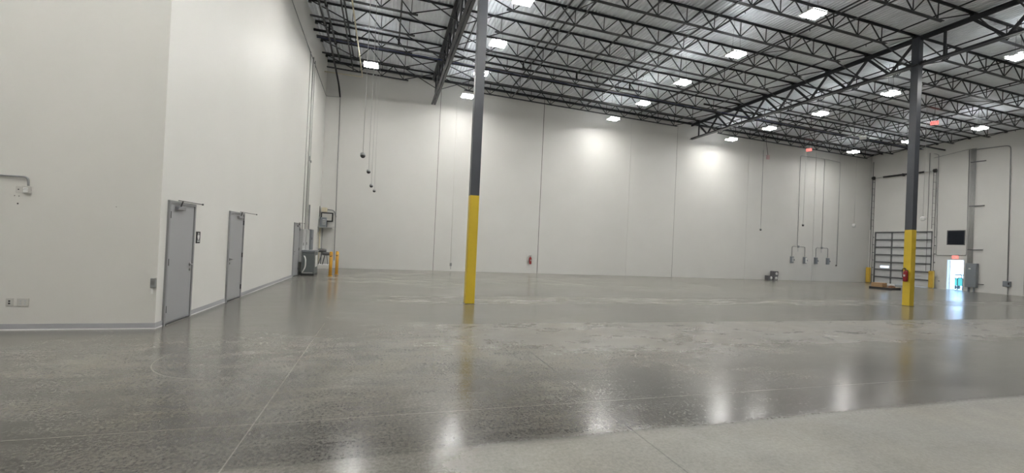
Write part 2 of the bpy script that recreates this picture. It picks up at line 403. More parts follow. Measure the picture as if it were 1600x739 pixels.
# ------------------------------------------------------------------ high-bay lights
def make_light():
    t = thing('high_bay_light', 'x', 'ceiling light', group='LED high bay lights under the roof joists')
    hs = MB().box(-.33, .33, -.24, .24, .02, .07, .01).box(-.09, .09, -.2, .2, .07, .13, .01).build('housing', HOUS, t)
    for y in (-.12, .12):
        MB().box(-.30, .30, y-.085, y+.085, 0, .022, .004).build('lens', LENS, hs)
        MB().box(-.30, .30, y*1.45-.05, y*1.45+.05, .07, .082, .003).build('added_deck_fill_strip', DECKFILL, hs)  # added upward emitter, fills the deck above with light
    return t
lights = [(3.95, y, 9.55) for y in (22.95, 19.55, 16.45, 13.25, 10.1, 6.9, 3.7)] + \
         [(12.87, y, 9.5) for y in (23.05, 19.95, 16.8, 13.66, 10.5, 7.3, 4.1)] + \
         [(21.85, y, 9.35) for y in (23.3, 20.35, 17.2, 13.9, 9.78, 6.6)] + \
         [(31.55, y, 9.35) for y in (22.3, 18.95, 15.55, 12.4)] + [(-.92, 20.55, 9.5), (-.92, 14.1, 9.5), (-.92, 7.8, 9.5)] + \
         [(-5.6, 5.0, 9.5), (-5.6, 1.8, 9.5), (-5.6, -1.4, 9.5), (-9.8, 5.0, 9.5), (-9.8, 1.8, 9.5), (-.92, 4.6, 9.5), (-.92, 1.4, 9.5), (3.95, -2.0, 9.5), (12.87, -2.0, 9.5)]  # near-side lights out of view, added to brighten the grey wall and floor
rowname = {3.95: 'the row beyond the nearer column', 12.87: 'the row between both columns', 21.85: 'the row past the extinguisher column',
           31.55: 'the row nearest the overhead door', -.92: 'the row along the grey doors', -5.6: 'an added row lighting the near wall', -9.8: 'the outermost added near row'}
L0 = make_light(); cnt = {}
for i, (x, y, z) in enumerate(lights):
    k = cnt.get(x, 0); cnt[x] = k+1
    lab = 'LED high bay light, %s from far wall, in %s' % (ORD[k], rowname[x])
    o = L0 if i == 0 else copy_tree(L0)
    o['label'] = lab; o.location = (x, y, z)
    # hanging chains of its own length
    h = rz(x, y)-z-.07
    ch = MB()
    for sx in (-.2, .2): ch.tube([(sx, 0, .07), (sx*.6, 0, .07+h)], .004, 5)
    ch.build('hanger_chain', DARKM, o)

# ------------------------------------------------------------------ columns
def column(x, label, dark):
    ztop = rz(x, YC)-.13; t = thing('steel_column', label, 'column', (x, YC, 0), group=None)
    h = .127
    MB().box(-h, h, -h, h, 3.0, ztop-.02, .012).build('shaft', CHAR, t, 'charcoal painted upper shaft')
    MB().box(-h-.0015, h+.0015, -h-.0015, h+.0015, .006, 3.0, .012).build('painted_base', YEL, t, 'yellow painted lower part')
    MB().box(-.15, .15, -.15, .15, 0, .006).build('base_plate', DARKM, t)
    MB().box(-.17, .17, -.17, .17, ztop-.02, ztop).build('cap_plate', STEELG, t)
    zb = 9.5
    MB().box(-.2, .2, -.10, .10, zb-.01, zb+.02).box(-.015, .015, -.3, .3, zb+.0, zb+.16).build('seat_bracket', STEELG, t)
    return t
column(G1, 'tall square charcoal column with yellow base, nearest the white wall of doors', 0)
column(G2, 'square charcoal column with yellow base carrying a red fire extinguisher', 1)

def extinguisher(loc, rzz, label):
    t = thing('fire_extinguisher', label, 'fire extinguisher', loc, rzz)   # local +X away from wall
    MB().box(0, .012, -.03, .03, .10, .46).build('wall_bracket', DARKM, t)
    cy = MB().lathe([(.05, 0), (.075, .015), (.078, .03), (.078, .36), (.07, .40), (.04, .43), (.022, .44), (.022, .46)], (.095, 0, 0), 16).build('cylinder', RED, t)
    vv = MB().lathe([(.024, 0), (.024, .04), (.015, .05)], (.095, 0, .46), 10).box(.08, .11, -.012, .012, .47, .52).build('valve', CHROME, t)
    MB().bar((.095, 0, .51), (.20, .01, .54), .022, .012).bar((.10, 0, .495), (.19, .01, .49), .02, .01).build('lever_handle', BLACK, vv)
    MB().tube(rounded([(.10, -.01, .49), (.10, -.07, .53), (.10, -.12, .46), (.10, -.105, .30), (.10, -.095, .16)], .06), .012, 8).build('hose', BLACK, vv)
    MB().box(.165, .176, -.03, .03, .2, .28).build('instruction_label', OFFW, cy, 'pale printed patch')
    return t
extinguisher((G2-.13, 11.78, .95), math.pi, 'red fire extinguisher hung on the yellow base of a column')
extinguisher((8.65, YB, .56), -math.pi/2, 'small red fire extinguisher hung on the long white far wall')

# ------------------------------------------------------------------ joist girders
def girder(x, y0, y1, label):
    zt = rz(x, YC)-.13; zb = 9.5
    t = thing('joist_girder', label, 'roof girder', (x, 0, 0), group='joist girders carrying the roof')
    def sh(mb):
        mb.v = [(a, b, c-(b-YC)*YSL*max(0, (c-zb)/(zt-zb))) for a, b, c in mb.v]; return mb
    def dbl(z0, z1, flange_top):
        mb = MB()
        for s in (-1, 1):
            mb.box(s*.018, s*.03, y0, y1, z0, z1)
            if flange_top: mb.box(s*.03, s*.15, y0, y1, z1-.012, z1)
            else: mb.box(s*.03, s*.13, y0, y1, z0, z0+.012)
        return sh(mb)
    dbl(zt-.14, zt, True).build('top_chord', STEELG, t); dbl(zb, zb+.12, False).build('bottom_chord', STEELG, t)
    js = [y for y in JY if y0-.1 <= y <= y1+.1]
    for a, b in zip(js[:-1], js[1:]):
        m_ = (a+b)/2
        for q, e in ((a, .09), (b, .09)):
            sh(MB().bar((0, q, zt-.1), (0, m_+(.03 if q > m_ else -.03), zb+.07), .07, e)).build('diagonal', STEELG, t)
    MB().bar((0, y1-.75, zt-.1), (0, y1-.75, zb+.06), .05, .08).build('end_post', STEELG, t)
    for q in js[:-1]:
        for s in (-1, 1):
            if abs(q-YC) < .05: continue
            ex = s*1.89; MB().bar((s*.03, q+.03, zb+.06), (ex, q+.03, rz(x+ex, q)-JD+.03), .04, .03).build('knee_brace', STEEL, t)
    return t
girder(G1, YC+.13, 24.9, 'dark steel joist girder running from the nearer column to the far wall')
girder(G1, 5.4, YC-.13, 'dark steel joist girder overhead between camera and nearer column')
girder(G2, YC+.13, 24.9, 'dark steel joist girder from extinguisher column to the far wall')
girder(G2, 5.4, YC-.13, 'dark steel joist girder on the near side of the extinguisher column')

# ------------------------------------------------------------------ open web joists
def joist(x0, x1, N):
    Ls = math.hypot(x1-x0, (x1-x0)*SLOPE); p = Ls/N
    t = thing('bar_joist', 'x', 'roof joist')
    mb = MB()
    for s in (-1, 1): mb.box(.0, Ls, s*.012, s*.07, -.008, 0).box(0, Ls, s*.012, s*.018, -.055, -.008)
    mb.build('top_chord', STEEL, t)
    mb = MB(); a, b = 1.5*p-.25, Ls-1.5*p+.25
    if N < 8: a = .1
    for s in (-1, 1): mb.box(a, b, s*.012, s*.065, -JD, -JD+.008).box(a, b, s*.012, s*.018, -JD+.008, -JD+.05)
    mb.build('bottom_chord', STEEL, t)
    up = MB().bar((0, 0, -JD+.03), (p/2-.02, 0, -.03), .028, .036).mesh('web_diagonal', STEEL)
    dn = MB().bar((0, 0, -JD+.03), (-p/2+.02, 0, -.03), .028, .036).mesh('web_diagonal', STEEL)
    vt = MB().bar((0, 0, -JD+.03), (0, 0, -.03), .024, .028).mesh('web_vertical', STEEL)
    def put(me, nm, x):
        o = bpy.data.objects.new(nm, me); COL.objects.link(o); o.parent = t; o.location.x = x
    for i in range(1, N-1):
        x = p*(i+.5); put(vt, 'web_vertical', x)
        if i > 1: put(dn, 'web_diagonal', x)
        if i < N-2: put(up, 'web_diagonal', x)
    MB().bar((.08, 0, -.04), (1.5*p, 0, -JD+.03), .028, .04).build('end_diagonal', STEEL, t)
    MB().bar((Ls-.08, 0, -.04), (Ls-1.5*p, 0, -JD+.03), .028, .04).build('end_diagonal', STEEL, t)
    MB().box(-.0, .12, -.05, .05, -.13, -.056).build('bearing_seat', STEEL, t); MB().box(Ls-.12, Ls, -.05, .05, -.13, -.056).build('bearing_seat', STEEL, t)
    t.rotation_euler.y = math.atan(SLOPE)
    return t
bays = [((XL1-.05)+.02, G1, 5, 'the narrow bay by the white wall'), (G1, G2, 14, 'the bay between both columns'), (G2, XR-.02, 14, 'the bay beside the overhead door')]
for x0, x1, N, nm in bays:
    J0 = joist(x0+.01, x1-.01, N)
    for k, y in enumerate(reversed(JY)):
        o = J0 if k == 0 else copy_tree(J0)
        o.location = (x0+.01, y, rz(x0+.01, y)); o['label'] = 'dark roof joist, %s from the far wall, in %s' % (ORD[k], nm)
        o['group'] = 'open web roof joists in '+nm
struct('trim_30', MB().bar((-3.4, YB-.05, rz(-3.4, YB)-.06), (XR, YB-.05, rz(XR, YB)-.06), .1, .11), STEEL)
# bridging lines
for x, nm in ((6.75, 'near the first column'), (11.15, 'midway between the columns'), (15.55, 'short of the extinguisher column'), (24.35, 'beyond the extinguisher column'), (28.75, 'over the exit signs'), (33.1, 'towards the overhead door'), (-1.95, 'over the wall of doors')):
    t = thing('joist_bridging', 'thin steel bridging angles tying the joists together, '+nm, 'roof bridging', (x, 0, 0), group='rows of joist bridging')
    MB().bar((0, 6.0, rz(x, 6)-.07), (0, JY[-1], rz(x, JY[-1])-.07), .06, .03).build('upper_angle', STEEL, t)
    MB().bar((0, 6.0, rz(x, 6)-JD-.012), (0, JY[-1], rz(x, JY[-1])-JD-.012), .06, .03).build('lower_angle', STEEL, t)
    for y in JY[-1:]+JY[2:3]:
        pass
    for a, b in ((JY[-2], JY[-1]), (JY[4], JY[5])):
        MB().bar((0, a, rz(x, a)-JD), (0, b, rz(x, b)-.07), .03, .02).build('cross_brace', STEEL, t)

# ------------------------------------------------------------------ sprinkler pipes
MY = 20.25
t = thing('sprinkler_main_pipe', 'thick black sprinkler main pipe running across under the roof joists', 'pipe')
MB().tube([(-3.32, MY, rz(-3.3)-.62), (12.9, MY, rz(12.9)-.62)], .055, 10).build('main_run', PIPE, t)
for x in (-2.7, .24, 6.2, 9.1, 12.2):
    MB().tube([(x, MY, rz(x)-.62), (x, MY, rz(x)-.3)], .045, 8).lathe([(.075, 0), (.075, .08)], (x, MY, rz(x)-.66), 10).build('riser_tee', PIPE, t)
t2 = thing('sprinkler_main_pipe', 'black sprinkler main pipe continuing past the extinguisher column', 'pipe')
MB().tube([(17.0, MY, rz(17)-.62), (37.4, MY, rz(37.4)-.62)], .05, 10).build('main_run', PIPE, t2)
for i, x in enumerate((.24, 3.2, 6.2, 9.1, 12.2, 15.3, 18.3, 21.4, 24.6, 27.6, 30.6, 33.7, 36.4)):
    t = thing('sprinkler_branch_pipe', 'thin black sprinkler branch pipe crossing the joists, %s from the wall of doors' % (ORD+['thirteenth'])[i], 'pipe', (x, 0, rz(x)-.3), group='sprinkler branch pipes')
    MB().tube([(0, 4.5, 0), (0, MY if x < 13 else 24.6, 0)], .034 if x < 13 else .028, 8).build('pipe_run', PIPE, t)
    for y in (8.9, 12.6, 16.3, 19.0):
        MB().lathe([(.022, .06), (.012, .0), (.02, -.015), (.006, -.05)], (0, y, -.05), 8).build('sprinkler_head', DARKM, t)
PZ = 10.42
t = thing('sprinkler_feed_pipe', 'thick black feed pipe bending down to the far wall near the corner', 'pipe')
MB().tube(rounded([(-2.75, 4, PZ), (-2.72, 21.0, PZ), (-2.66, 24.45, 9.75), (-2.62, 24.93, 9.25)], .3), .045, 10).build('pipe_run', PIPE, t)
for y in (9.0, 12.5, 16.0, 19.2): MB().tube([(-2.735, y, PZ), (-2.735, y+.14, PZ)], .068, 10).build('coupling', PIPE, t)
t = thing('sprinkler_feed_pipe', 'black feed pipe ending short of the far wall beside a longer one', 'pipe')
MB().tube([(-2.5, 4, PZ+.02), (-2.5, 22.9, PZ+.02)], .042, 10).build('pipe_run', PIPE, t)
for y in (10.5, 14.0, 17.6, 20.9): MB().tube([(-2.5, y, PZ+.02), (-2.5, y+.14, PZ+.02)], .064, 10).build('coupling', PIPE, t)
tag(MB().tube(rounded([(-3.30, 23.75, 10.08), (-1.46, 23.75, 10.08), (-1.48, 4, 10.08)], .12), .028, 10).build('gas_pipe', CREAM), 'cream painted gas pipe with one square bend under the joists', 'pipe')
# conduit and cable bundle
for i, (dy, dz, r, m_, nm) in enumerate(((0, .0, .016, BLUE, 'blue cable'), (.09, .03, .014, BLACK, 'black cable'), (-.1, .02, .013, GALV, 'bright conduit'), (.19, .07, .014, BLUE, 'higher blue cable'))):
    pts = [(x, 20.95+dy, rz(x)-JD+.05+dz-.03*math.sin(x*1.7+i)) for x in [-3.3+j*1.2 for j in range(34)]]
    tag(MB().tube(pts, r, 6).build('roof_conduit' if m_ is GALV else 'roof_cable', m_), 'long %s strapped along the joists behind the sprinkler main' % nm, 'cable', 'cables and conduits along the roof')

# ------------------------------------------------------------------ pendants (power drops)
def pendant(x, y, z, r, label, m_=None, group='cord pendants hanging from the roof'):
    t = thing('cord_pendant', label, 'hanging pendant', (x, y, z), group=group)
    ztop = rz(x, y)+.005
    MB().tube([(0, 0, r*.8), (0, 0, ztop-z)], .009, 6).build('cord', GALVW, t)
    MB().lathe([(r*.35, r*1.15), (r*.9, r*.9), (r, r*.35), (r, 0)], (0, 0, 0), 16).build('upper_shell', m_ or GALV, t)
    MB().lathe([(r, 0), (r*.95, -r*.45), (r*.6, -r*.9), (r*.2, -r*1.05)], (0, 0, 0), 16).build('lower_lens', BLACK if m_ is None else WHITE, t)
    return t
ROWP = 'row of four pendants near the corner'
for (x, y, z), lab in zip(((-.715, 13.55, 4.14), (-.67, 17.1, 4.2), (-.644, 20.08, 4.02), (-.60, 23.6, 4.18)),
        ('nearest and largest grey pendant of the row of four near the corner', 'second grey pendant from the camera in the row of four', 'third grey pendant from the camera in the row of four', 'farthest smallest grey pendant of the row of four near the corner')):
    pendant(x, y, z, .075, lab, group=ROWP)
pendant(26.0, 24.6, 3.62, .07, 'small dark pendant hanging low before the far wall, pale box above it')
pendant(30.1, 24.7, 4.18, .08, 'small grey pendant hanging between two conduit drops on far wall')
pendant(34.2, 23.9, 4.36, .13, 'white domed pendant hanging before the far wall close to the overhead door', WHITE)
pendant(28.84, 16.49, 4.2, .12, 'white domed pendant hanging in front of the overhead door', WHITE)
pendant(33.75, 24.8, 1.22, .06, 'black ended cord hanging very low beside the far wall outlets', BLACK)
t = thing('warning_horn_box', 'pale pink box hanging on a short cord under the joists', 'hanging box', (26.4, 24.6, 8.75))
MB().box(-.11, .11, -.05, .05, 0, .3, .01).build('box_body', mat('pale_pink_plastic', (.6, .42, .42), .5), t)
MB().tube([(0, 0, .3), (-.2, 0, rz(26.2, 24.6)-8.75-JD), (-.2, 0, rz(26.2, 24.6)+.005-8.75)], .012, 6).build('cord', BLACK, t)

# ------------------------------------------------------------------ exit signs
LET = {'E': [(0, 0, .25, 1), (0, 0, 1, .2), (0, .4, .85, .6), (0, .8, 1, 1)], 'I': [(.38, 0, .62, 1)], 'T': [(.38, 0, .62, 1), (0, .8, 1, 1)]}
def exit_letters(mb, u0, u1, z0, z1, d):   # letters on the local X=d face, reading along -Y (seen from +X)
    wl = (u1-u0)/4.6
    for i, chh in enumerate('EXIT'):
        a = u0+i*wl*1.2
        if chh == 'X':
            for p, q in (((a, z0), (a+wl, z1)), ((a, z1), (a+wl, z0))): mb.bar((d, p[0], p[1]), (d, q[0], q[1]), wl*.25, .004, up=(1, 0, 0))
        else:
            for x0, y0, x1, y1 in LET[chh]: mb.box(d-.002, d+.002, a+x0*wl, a+x1*wl, z0+y0*(z1-z0), z0+y1*(z1-z0))
    return mb
def exit_sign(x, y, z, face_rot, label, hang=True):
    t = thing('exit_sign', label, 'exit sign', (x, y, z), face_rot)
    MB().box(-.02, .02, -.17, .17, 0, .21, .006).build('sign_box', SIGNW, t, 'pale glowing housing')
    exit_letters(MB(), -.13, .14, .04, .17, .022).build('exit_lettering', SIGNR, t, 'red EXIT letters')
    if hang: MB().tube([(0, 0, .21), (0, 0, rz(x, y)+.005-z)], .01, 6).build('stem', DARKM, t)
    return t
FACE = -2.2   # local +X turned toward the open floor where the camera stands
exit_sign(28.7, 16.04, 9.35, math.radians(-150), 'glowing red EXIT sign hung under the joists just beyond the extinguisher column')
exit_sign(28.8, 23.4, 9.35, math.radians(-140), 'glowing red EXIT sign hung under the joists near the far wall')
exit_sign(XR-.03, 19.5, 2.14, math.pi, 'glowing red EXIT sign over the bright open doorway', hang=False)
t = thing('emergency_light', 'white twin head emergency light hung under the joists', 'emergency light', (28.8, 19.8, 9.4), math.radians(-145))
MB().box(-.05, .05, -.17, .17, 0, .16, .01).build('battery_case', WHITE, t)
for s in (-1, 1): MB().lathe([(.05, 0), (.06, .05), (.04, .09)], (0, s*.12, .2), 12, 'X').tube([(0, s*.12, .15), (.02, s*.12, .2)], .012, 6).build('lamp_head', WHITE, t)
MB().tube([(0, 0, .16), (0, 0, rz(28.8, 19.8)+.005-9.4)], .01, 6).build('stem', DARKM, t)

# ------------------------------------------------------------------ back wall fittings
def bw(x, z, name, label, cat, group=None): return thing(name, label, cat, (x, YB, z), 0, group)    # local -Y out of the wall
def conduit(name, pts, r, m_, label, group=None, n=8, rr=.12):
    return tag(MB().tube(rounded(pts, rr), r, n).build(name, m_), label, 'conduit', group)
CG = 'surface conduits on the walls'
conduit('wall_conduit', [(-2.62, YB-.03, 9.3), (-2.52, YB-.03, .4)], .017, GALV, 'thin vertical conduit on the far wall near the white corner', CG)
conduit('wall_conduit', [(3.72, YB-.015, 9.9), (3.78, YB-.015, .5)], .011, WALLF, 'faint painted conduit on the far wall running down to a small outlet', CG)
t = bw(3.79, .12, 'wall_outlet', 'small grey outlet box low on the far wall behind the nearer column', 'outlet')
MB().box(-.06, .06, -.06, 0, .18, .36, .008).build('box_body', GALV, t); MB().tube([(0, -.03, .18), (0, -.03, 0)], .014, 8).build('stub', GALV, t)
hz = 9.45
conduit('wall_conduit', [(29.95, YB-.03, 2.65), (29.92, YB-.03, hz), (32.4, YB-.03, hz+.0), (34.0, YB-.03, hz-.12), (34.05, YB-.03, 1.3)], .014, GALV, 'long conduit along the top of the far wall dropping at both ends', CG)
conduit('wall_conduit', [(32.4, YB-.03, 2.65), (32.35, YB-.03, hz-.02)], .015, GALV, 'vertical conduit feeding the second pair of outlet boxes on far wall', CG)
conduit('wall_conduit', [(26.35, YB-.02, 9.5), (26.4, YB-.02, 4.0)], .012, GALV, 'faint thin vertical conduit on the far wall behind the small dark pendant', CG)
for xc, dl, dr, n_ in ((30.06, -.62, .65, 'the pair nearer the nearer column'), (32.42, -.60, .62, 'the pair nearer the overhead door')):
    t = bw(xc, 0, 'outlet_conduit_fork', 'forked conduit with a junction box, '+n_, 'conduit', 'forked conduits on the far wall')
    MB().box(-.07, .07, -.08, 0, 2.48, 2.64, .01).build('junction_box', GALV, t)
    for d in (dl, dr): MB().tube(rounded([(0, -.04, 2.56), (d, -.04, 2.56), (d, -.04, 1.84)], .12), .02, 8).build('conduit_arm', GALV, t)
    MB().box(-.04, .04, -.01, 0, 2.2, 2.44).build('strap_plate', PANL, t)
    for j, d in enumerate((dl, dr)):
        first = n_.startswith('the pair nearer the nearer')
        lab = {(True, 0): 'grey disconnect switch box on far wall, first of the four from the nearer column', (True, 1): 'pale faced disconnect switch box on far wall, second of the four',
               (False, 0): 'dark grey disconnect switch box on far wall, third of the four', (False, 1): 'dark grey disconnect switch box on far wall, last of the four'}[(first, j)]
        q = bw(xc+d, 1.3, 'disconnect_switch', lab, 'switch box', 'disconnect switches on the far wall')
        MB().box(-.13, .10, -.14, 0, 0, .50, .015).build('enclosure', PANG, q)
        if lab.startswith('pale'): MB().box(-.04, .09, -.15, -.14, .05, .45).build('front_cover', WHITE, q, 'white front cover')
        else: MB().box(-.07, .06, -.15, -.14, .08, .42).build('front_cover', PANL if j == 0 and first else PANG, q)
        MB().tube([(.10, -.07, .32), (.19, -.12, .26)], .03, 8).lathe([(.05, 0), (.05, .06)], (.17, -.10, .2), 10).build('plug_handle', PANG, q)
# small boxes at the floor by the far wall
for (x, z, wd, h, lab) in ((27.05, 0, .42, .32, 'low grey metal box with white face standing at the foot of far wall'), (27.52, 0, .40, .30, 'grey metal box beside a lower one, blue edge, at foot of far wall'), (27.55, .30, .42, .36, 'upper grey box with white oval face stacked at foot of far wall')):
    t = bw(x, z, 'equipment_box', lab, 'equipment box', 'small grey boxes at the foot of the far wall')
    MB().box(-wd/2, wd/2, -.45, -.12, .0, h, .03).build('case', mat('grey_case', (.10, .10, .105), .5) if 'grey_case' not in bpy.data.materials else bpy.data.materials['grey_case'], t)
    MB().lathe([(.10, 0), (.11, -.015), (.02, -.02)], (.03, -.45, h*.5), 14, 'Y').build('white_face', WHITE, t)

# ------------------------------------------------------------------ right wall: overhead door
t = thing('door_4', 'sectional overhead door of pale panels with dark grey struts', 'overhead door', (XR, OD[0], 0), kind='structure')
Wd = OD[1]-OD[0]; NP = 7; ph = OD[2]/NP
VL = (Wd-1.05, Wd-.45)   # vision lite position (y local)
zc = 1.33
for i in range(NP):
    z0, z1 = i*ph+(.004 if i == 0 else 0), (i+1)*ph
    mb = MB()
    if z0 < zc < z1:
        mb.box(.04, .07, 0, VL[0], z0, z1).box(.04, .07, VL[1], Wd, z0, z1).box(.04, .07, VL[0], VL[1], z0, zc-.07).box(.04, .07, VL[0], VL[1], zc+.07, z1)
    else: mb.box(.04, .07, 0, Wd, z0, z1)
    mb.build('door_panel', ODW, t)
    MB().box(-.03, .04, .02, Wd-.02, z1-.07, z1-.0).box(-.03, -.02, .02, Wd-.02, z1-.10, z1-.07).build('strut', ODG, t)
MB().box(.04, .045, VL[0], VL[1], zc-.07, zc+.07).build('vision_glass', GLASS, t)
for y in (.04, Wd*.68, Wd-.04, Wd*.30): MB().box(.0, .04, y-.045, y+.045, .01, OD[2]-.01).build('stile', ODG, t)
t = thing('overhead_door_track', 'tall ladder-like steel track and drum beside the overhead door, near the exit doorway', 'door track', (XR, OD[0]-.12, 0), group='overhead door tracks')
def track(t, far):
    for dx in (-.05, -.36):
        MB().box(dx-.01, dx+.01, -.015, .015, 0 if dx > -.1 else 4.2, 8.25).build('track_rail', TRACK, t)
    for i in range(8):
        z = 4.5+i*.5; MB().box(-.36, -.05, -.01, .01, z, z+.02).build('rung', TRACK, t)
    MB().lathe([(.10, -.09), (.13, -.07), (.13, .07), (.10, .09)], (-.22, 0, 8.35), 16, 'Y').build('cable_drum', BLACK, t)
    for z in (.6, 1.2, 1.8, 2.4, 3.0, 3.6): MB().box(-.09, 0, -.07, -.03, z, z+.05).build('bracket', TRACK, t)
track(t, False)
t = thing('overhead_door_track', 'tall ladder-like steel track and drum beside the overhead door, at the far corner', 'door track', (XR, OD[1]+.10, 0), group='overhead door tracks'); track(t, True)
t = thing('torsion_spring_shaft', 'long black torsion spring shaft mounted high above the overhead door', 'spring shaft', (XR-.22, 0, 8.35))
MB().tube([(0, OD[0]-.3, 0), (0, OD[1]+.2, 0)], .016, 8).build('shaft', GALV, t)
for a, b in ((22.75, 24.0), (21.95, 22.65), (21.35, 21.65)):
    mb = MB()
    mb.tube([(0, a, 0), (0, b, 0)], .06, 10)
    k = a+.03
    while k < b: mb.lathe([(.062, -.012), (.068, 0), (.062, .012)], (0, k, 0), 10, 'Y'); k += .05
    mb.build('torsion_spring', BLACK, t)
for y in (21.85, 22.7): MB().box(-.02, .22, y-.03, y+.03, -.1, .1).build('bearing_bracket', DARKM, t)
conduit('wall_conduit', [(XR-.05, 24.95-.1, 9.7), (XR-.05, 24.86, .9)], .018, TRACK, 'dark vertical conduit in the corner beside the overhead door', CG)
tag(MB().tube([(XR-.06, 21.12, 9.7), (XR-.06, 21.12, 1.2)], .014, 6).build('pull_chain', TRACK), 'long dark pull chain hanging across the overhead door', 'chain')
def guard(y, lab):
    t = thing('door_guard_post', lab, 'guard post', (XR-.26, y, 0), group='yellow guard posts of the overhead door')
    MB().box(-.16, .0, -.15, .15, .02, 1.22, .05).build('guard_shell', YEL2, t); MB().box(-.2, .2, -.18, .18, 0, .02).build('foot_plate', DARKM, t)
guard(OD[0]-.12-.08, 'yellow steel guard post by the overhead door, on the exit doorway side'); guard(OD[1]+.15, 'yellow steel guard post by the overhead door, in the corner')

# vent
t = thing('wall_vent', 'square dark vent panel high above the bright exit doorway', 'vent', (XR, WN[0], WN[2]))
wv, hv = WN[1]-WN[0], WN[3]-WN[2]
MB().box(-.03, 0, 0, .05, 0, hv).box(-.03, 0, wv-.05, wv, 0, hv).box(-.03, 0, .05, wv-.05, 0, .04).box(-.03, 0, .05, wv-.05, hv-.04, hv).build('vent_frame', TRACK, t)
mb = MB()
for i in range(14): z = .06+i*(hv-.12)/14; mb.bar((-.012, .05, z), (-.012, wv-.05, z), .02, .05, up=(.7, 0, .7))
mb.box(-.004, 0, .05, wv-.05, .04, hv-.04); mb.build('louver_blades', NAVY, t)

# exit doorway
t = thing('door_5', 'bright doorway standing open to daylight under the exit sign', 'doorway', (XR, MD[0], 0), kind='structure')
wm = MD[1]-MD[0]
MB().box(-.02, .2, 0, .045, 0, MD[2]).box(-.02, .2, wm-.045, wm, 0, MD[2]).box(-.02, .2, .045, wm-.045, MD[2]-.045, MD[2]).build('door_frame', WHITE, t)
MB().box(-.02, .2, .045, wm-.045, 0, .015).build('threshold', ALU, t)
lf = MB().box(0, .045, 0, .9, .02, 2.03).build('door_leaf', WHITE, t); lf.location = (.2, wm-.05, 0); lf.rotation_euler.z = math.radians(-78)
MB().box(-.03, 0, .1, .8, .98, 1.05).build('panic_bar', CHROME, lf)
struct('ground_outside', MB().box(XR+.2, XR+60, 0, 60, -.25, -.02), ASPH)
t = thing('pipe_railing', 'thin dark pipe railing seen outside through the bright doorway', 'railing', (XR+1.2, 20.18, -.02))
MB().tube(rounded([(0, 0, 0), (0, 0, 1.05), (0, -.75, 1.05), (0, -.75, 0)], .12), .03, 8).build('rail_hoop', DARKM, t)
MB().tube(rounded([(0, -.22, 0), (0, -.22, .85), (0, -.5, .85), (0, -.5, 0)], .12), .026, 8).build('inner_hoop', DARKM, t)
t = thing('safety_drum', 'red and white traffic drum standing outside the doorway', 'traffic drum', (XR+6, 22.95, -.02))
for i in range(4): MB().lathe([(.2-.02*i, 0), (.18-.02*i, .17)], (0, 0, .18*i), 14).build('stripe', RED if i % 2 else WHITE, t)
t = thing('utility_cart', 'green machine standing outside beyond the doorway railing', 'machine', (XR+2.6, 20.45, -.02))
MB().box(-.3, .3, -.25, .25, .25, .8, .06).build('body', GREEN, t)
for sx in (-1, 1):
    for sy in (-1, 1): MB().lathe([(.12, -.03), (.13, 0), (.12, .03)], (sx*.2, sy*.25, .13), 12, 'Y').build('wheel', BLACK, t)
MB().tube(rounded([(-.3, -.2, .7), (-.5, -.2, 1.1), (-.5, .2, 1.1), (-.3, .2, .7)], .08), .02, 8).build('push_handle', DARKM, t)

# electrical panel, conduits
t = thing('electrical_panel', 'tall grey electrical panel on the wall beside the bright doorway', 'electrical panel', (XR, 18.28, .25))
MB().box(-.25, 0, 0, .56, .03, 1.62, .015).build('cabinet', PANG, t); pd = MB().box(-.262, -.25, .02, .54, .06, 1.59).build('panel_door', PANG, t)
MB().box(-.268, -.262, .28, .38, 1.22, 1.3).build('rating_label', WHITE, pd, 'small white label')
MB().tube([(-.27, .06, .85), (-.30, .06, .85), (-.30, .06, .72)], .012, 6).build('panel_latch', CHROME, pd)
for y in (.15, .42): MB().box(-.18, -.08, y-.03, y+.03, -.25, .04).build('foot', PANG, t)
for i, y in enumerate((18.85, 18.79, 18.72, 18.65, 18.60)):
    conduit('wall_conduit', [(XR-.05, y, 1.86), (XR-.05, y, 9.55)], (.014, .022, .024, .022, .016)[i], GALVW, '%s of the five upright conduits rising from the grey panel, counted from the doorway' % ['first', 'second', 'third', 'fourth', 'last'][i], 'conduits rising from the electrical panel')
for z, lab in ((8.6, 'uppermost'), (5.66, 'middle'), (2.75, 'lower'), (.5, 'lowest')):
    tag(MB().box(XR-.09, XR-.0, 18.1 if z > 1 else 18.0, 18.85 if z > 1 else 18.25, z, z+.05).build('strut_channel', TRACK), '%s short steel strut channel on the wall by the grey panel' % lab, 'strut', 'strut channels at the electrical panel')
conduit('wall_conduit', [(XR-.04, 20.9, 9.62), (XR-.04, 20.62, 9.5), (XR-.04, 20.57, 2.33), (XR-.04, 18.92, 2.38), (XR-.04, 18.95, 9.5)], .017, GALV, 'thin conduit looping down around the vent and over the exit sign', CG)
conduit('wall_conduit', [(XR-.05, 18.75, 9.45), (XR-.05, 16.95, 9.4), (XR-.05, 16.88, .82)], .026, GALV, 'thick conduit dropping down the wall to a grey disconnect box', CG, rr=.25)
conduit('wall_conduit', [(XR-.04, 20.9, 9.3), (XR-.04, 18.9, 9.55)], .014, GALV, 'thin sloping conduit high on the wall under the roof joists', CG)
t = thing('disconnect_switch', 'grey disconnect box low on the wall at the end of a thick conduit', 'switch box', (XR, 16.72, .5))
MB().box(-.18, 0, 0, .33, 0, .34, .012).build('enclosure', PANG, t); MB().tube([(-.05, .14, 0), (-.05, .14, -.48)], .02, 8).build('stub', GALV, t)
MB().box(-.24, -.18, .02, .06, .12, .26).build('switch_handle', BLACK, t)
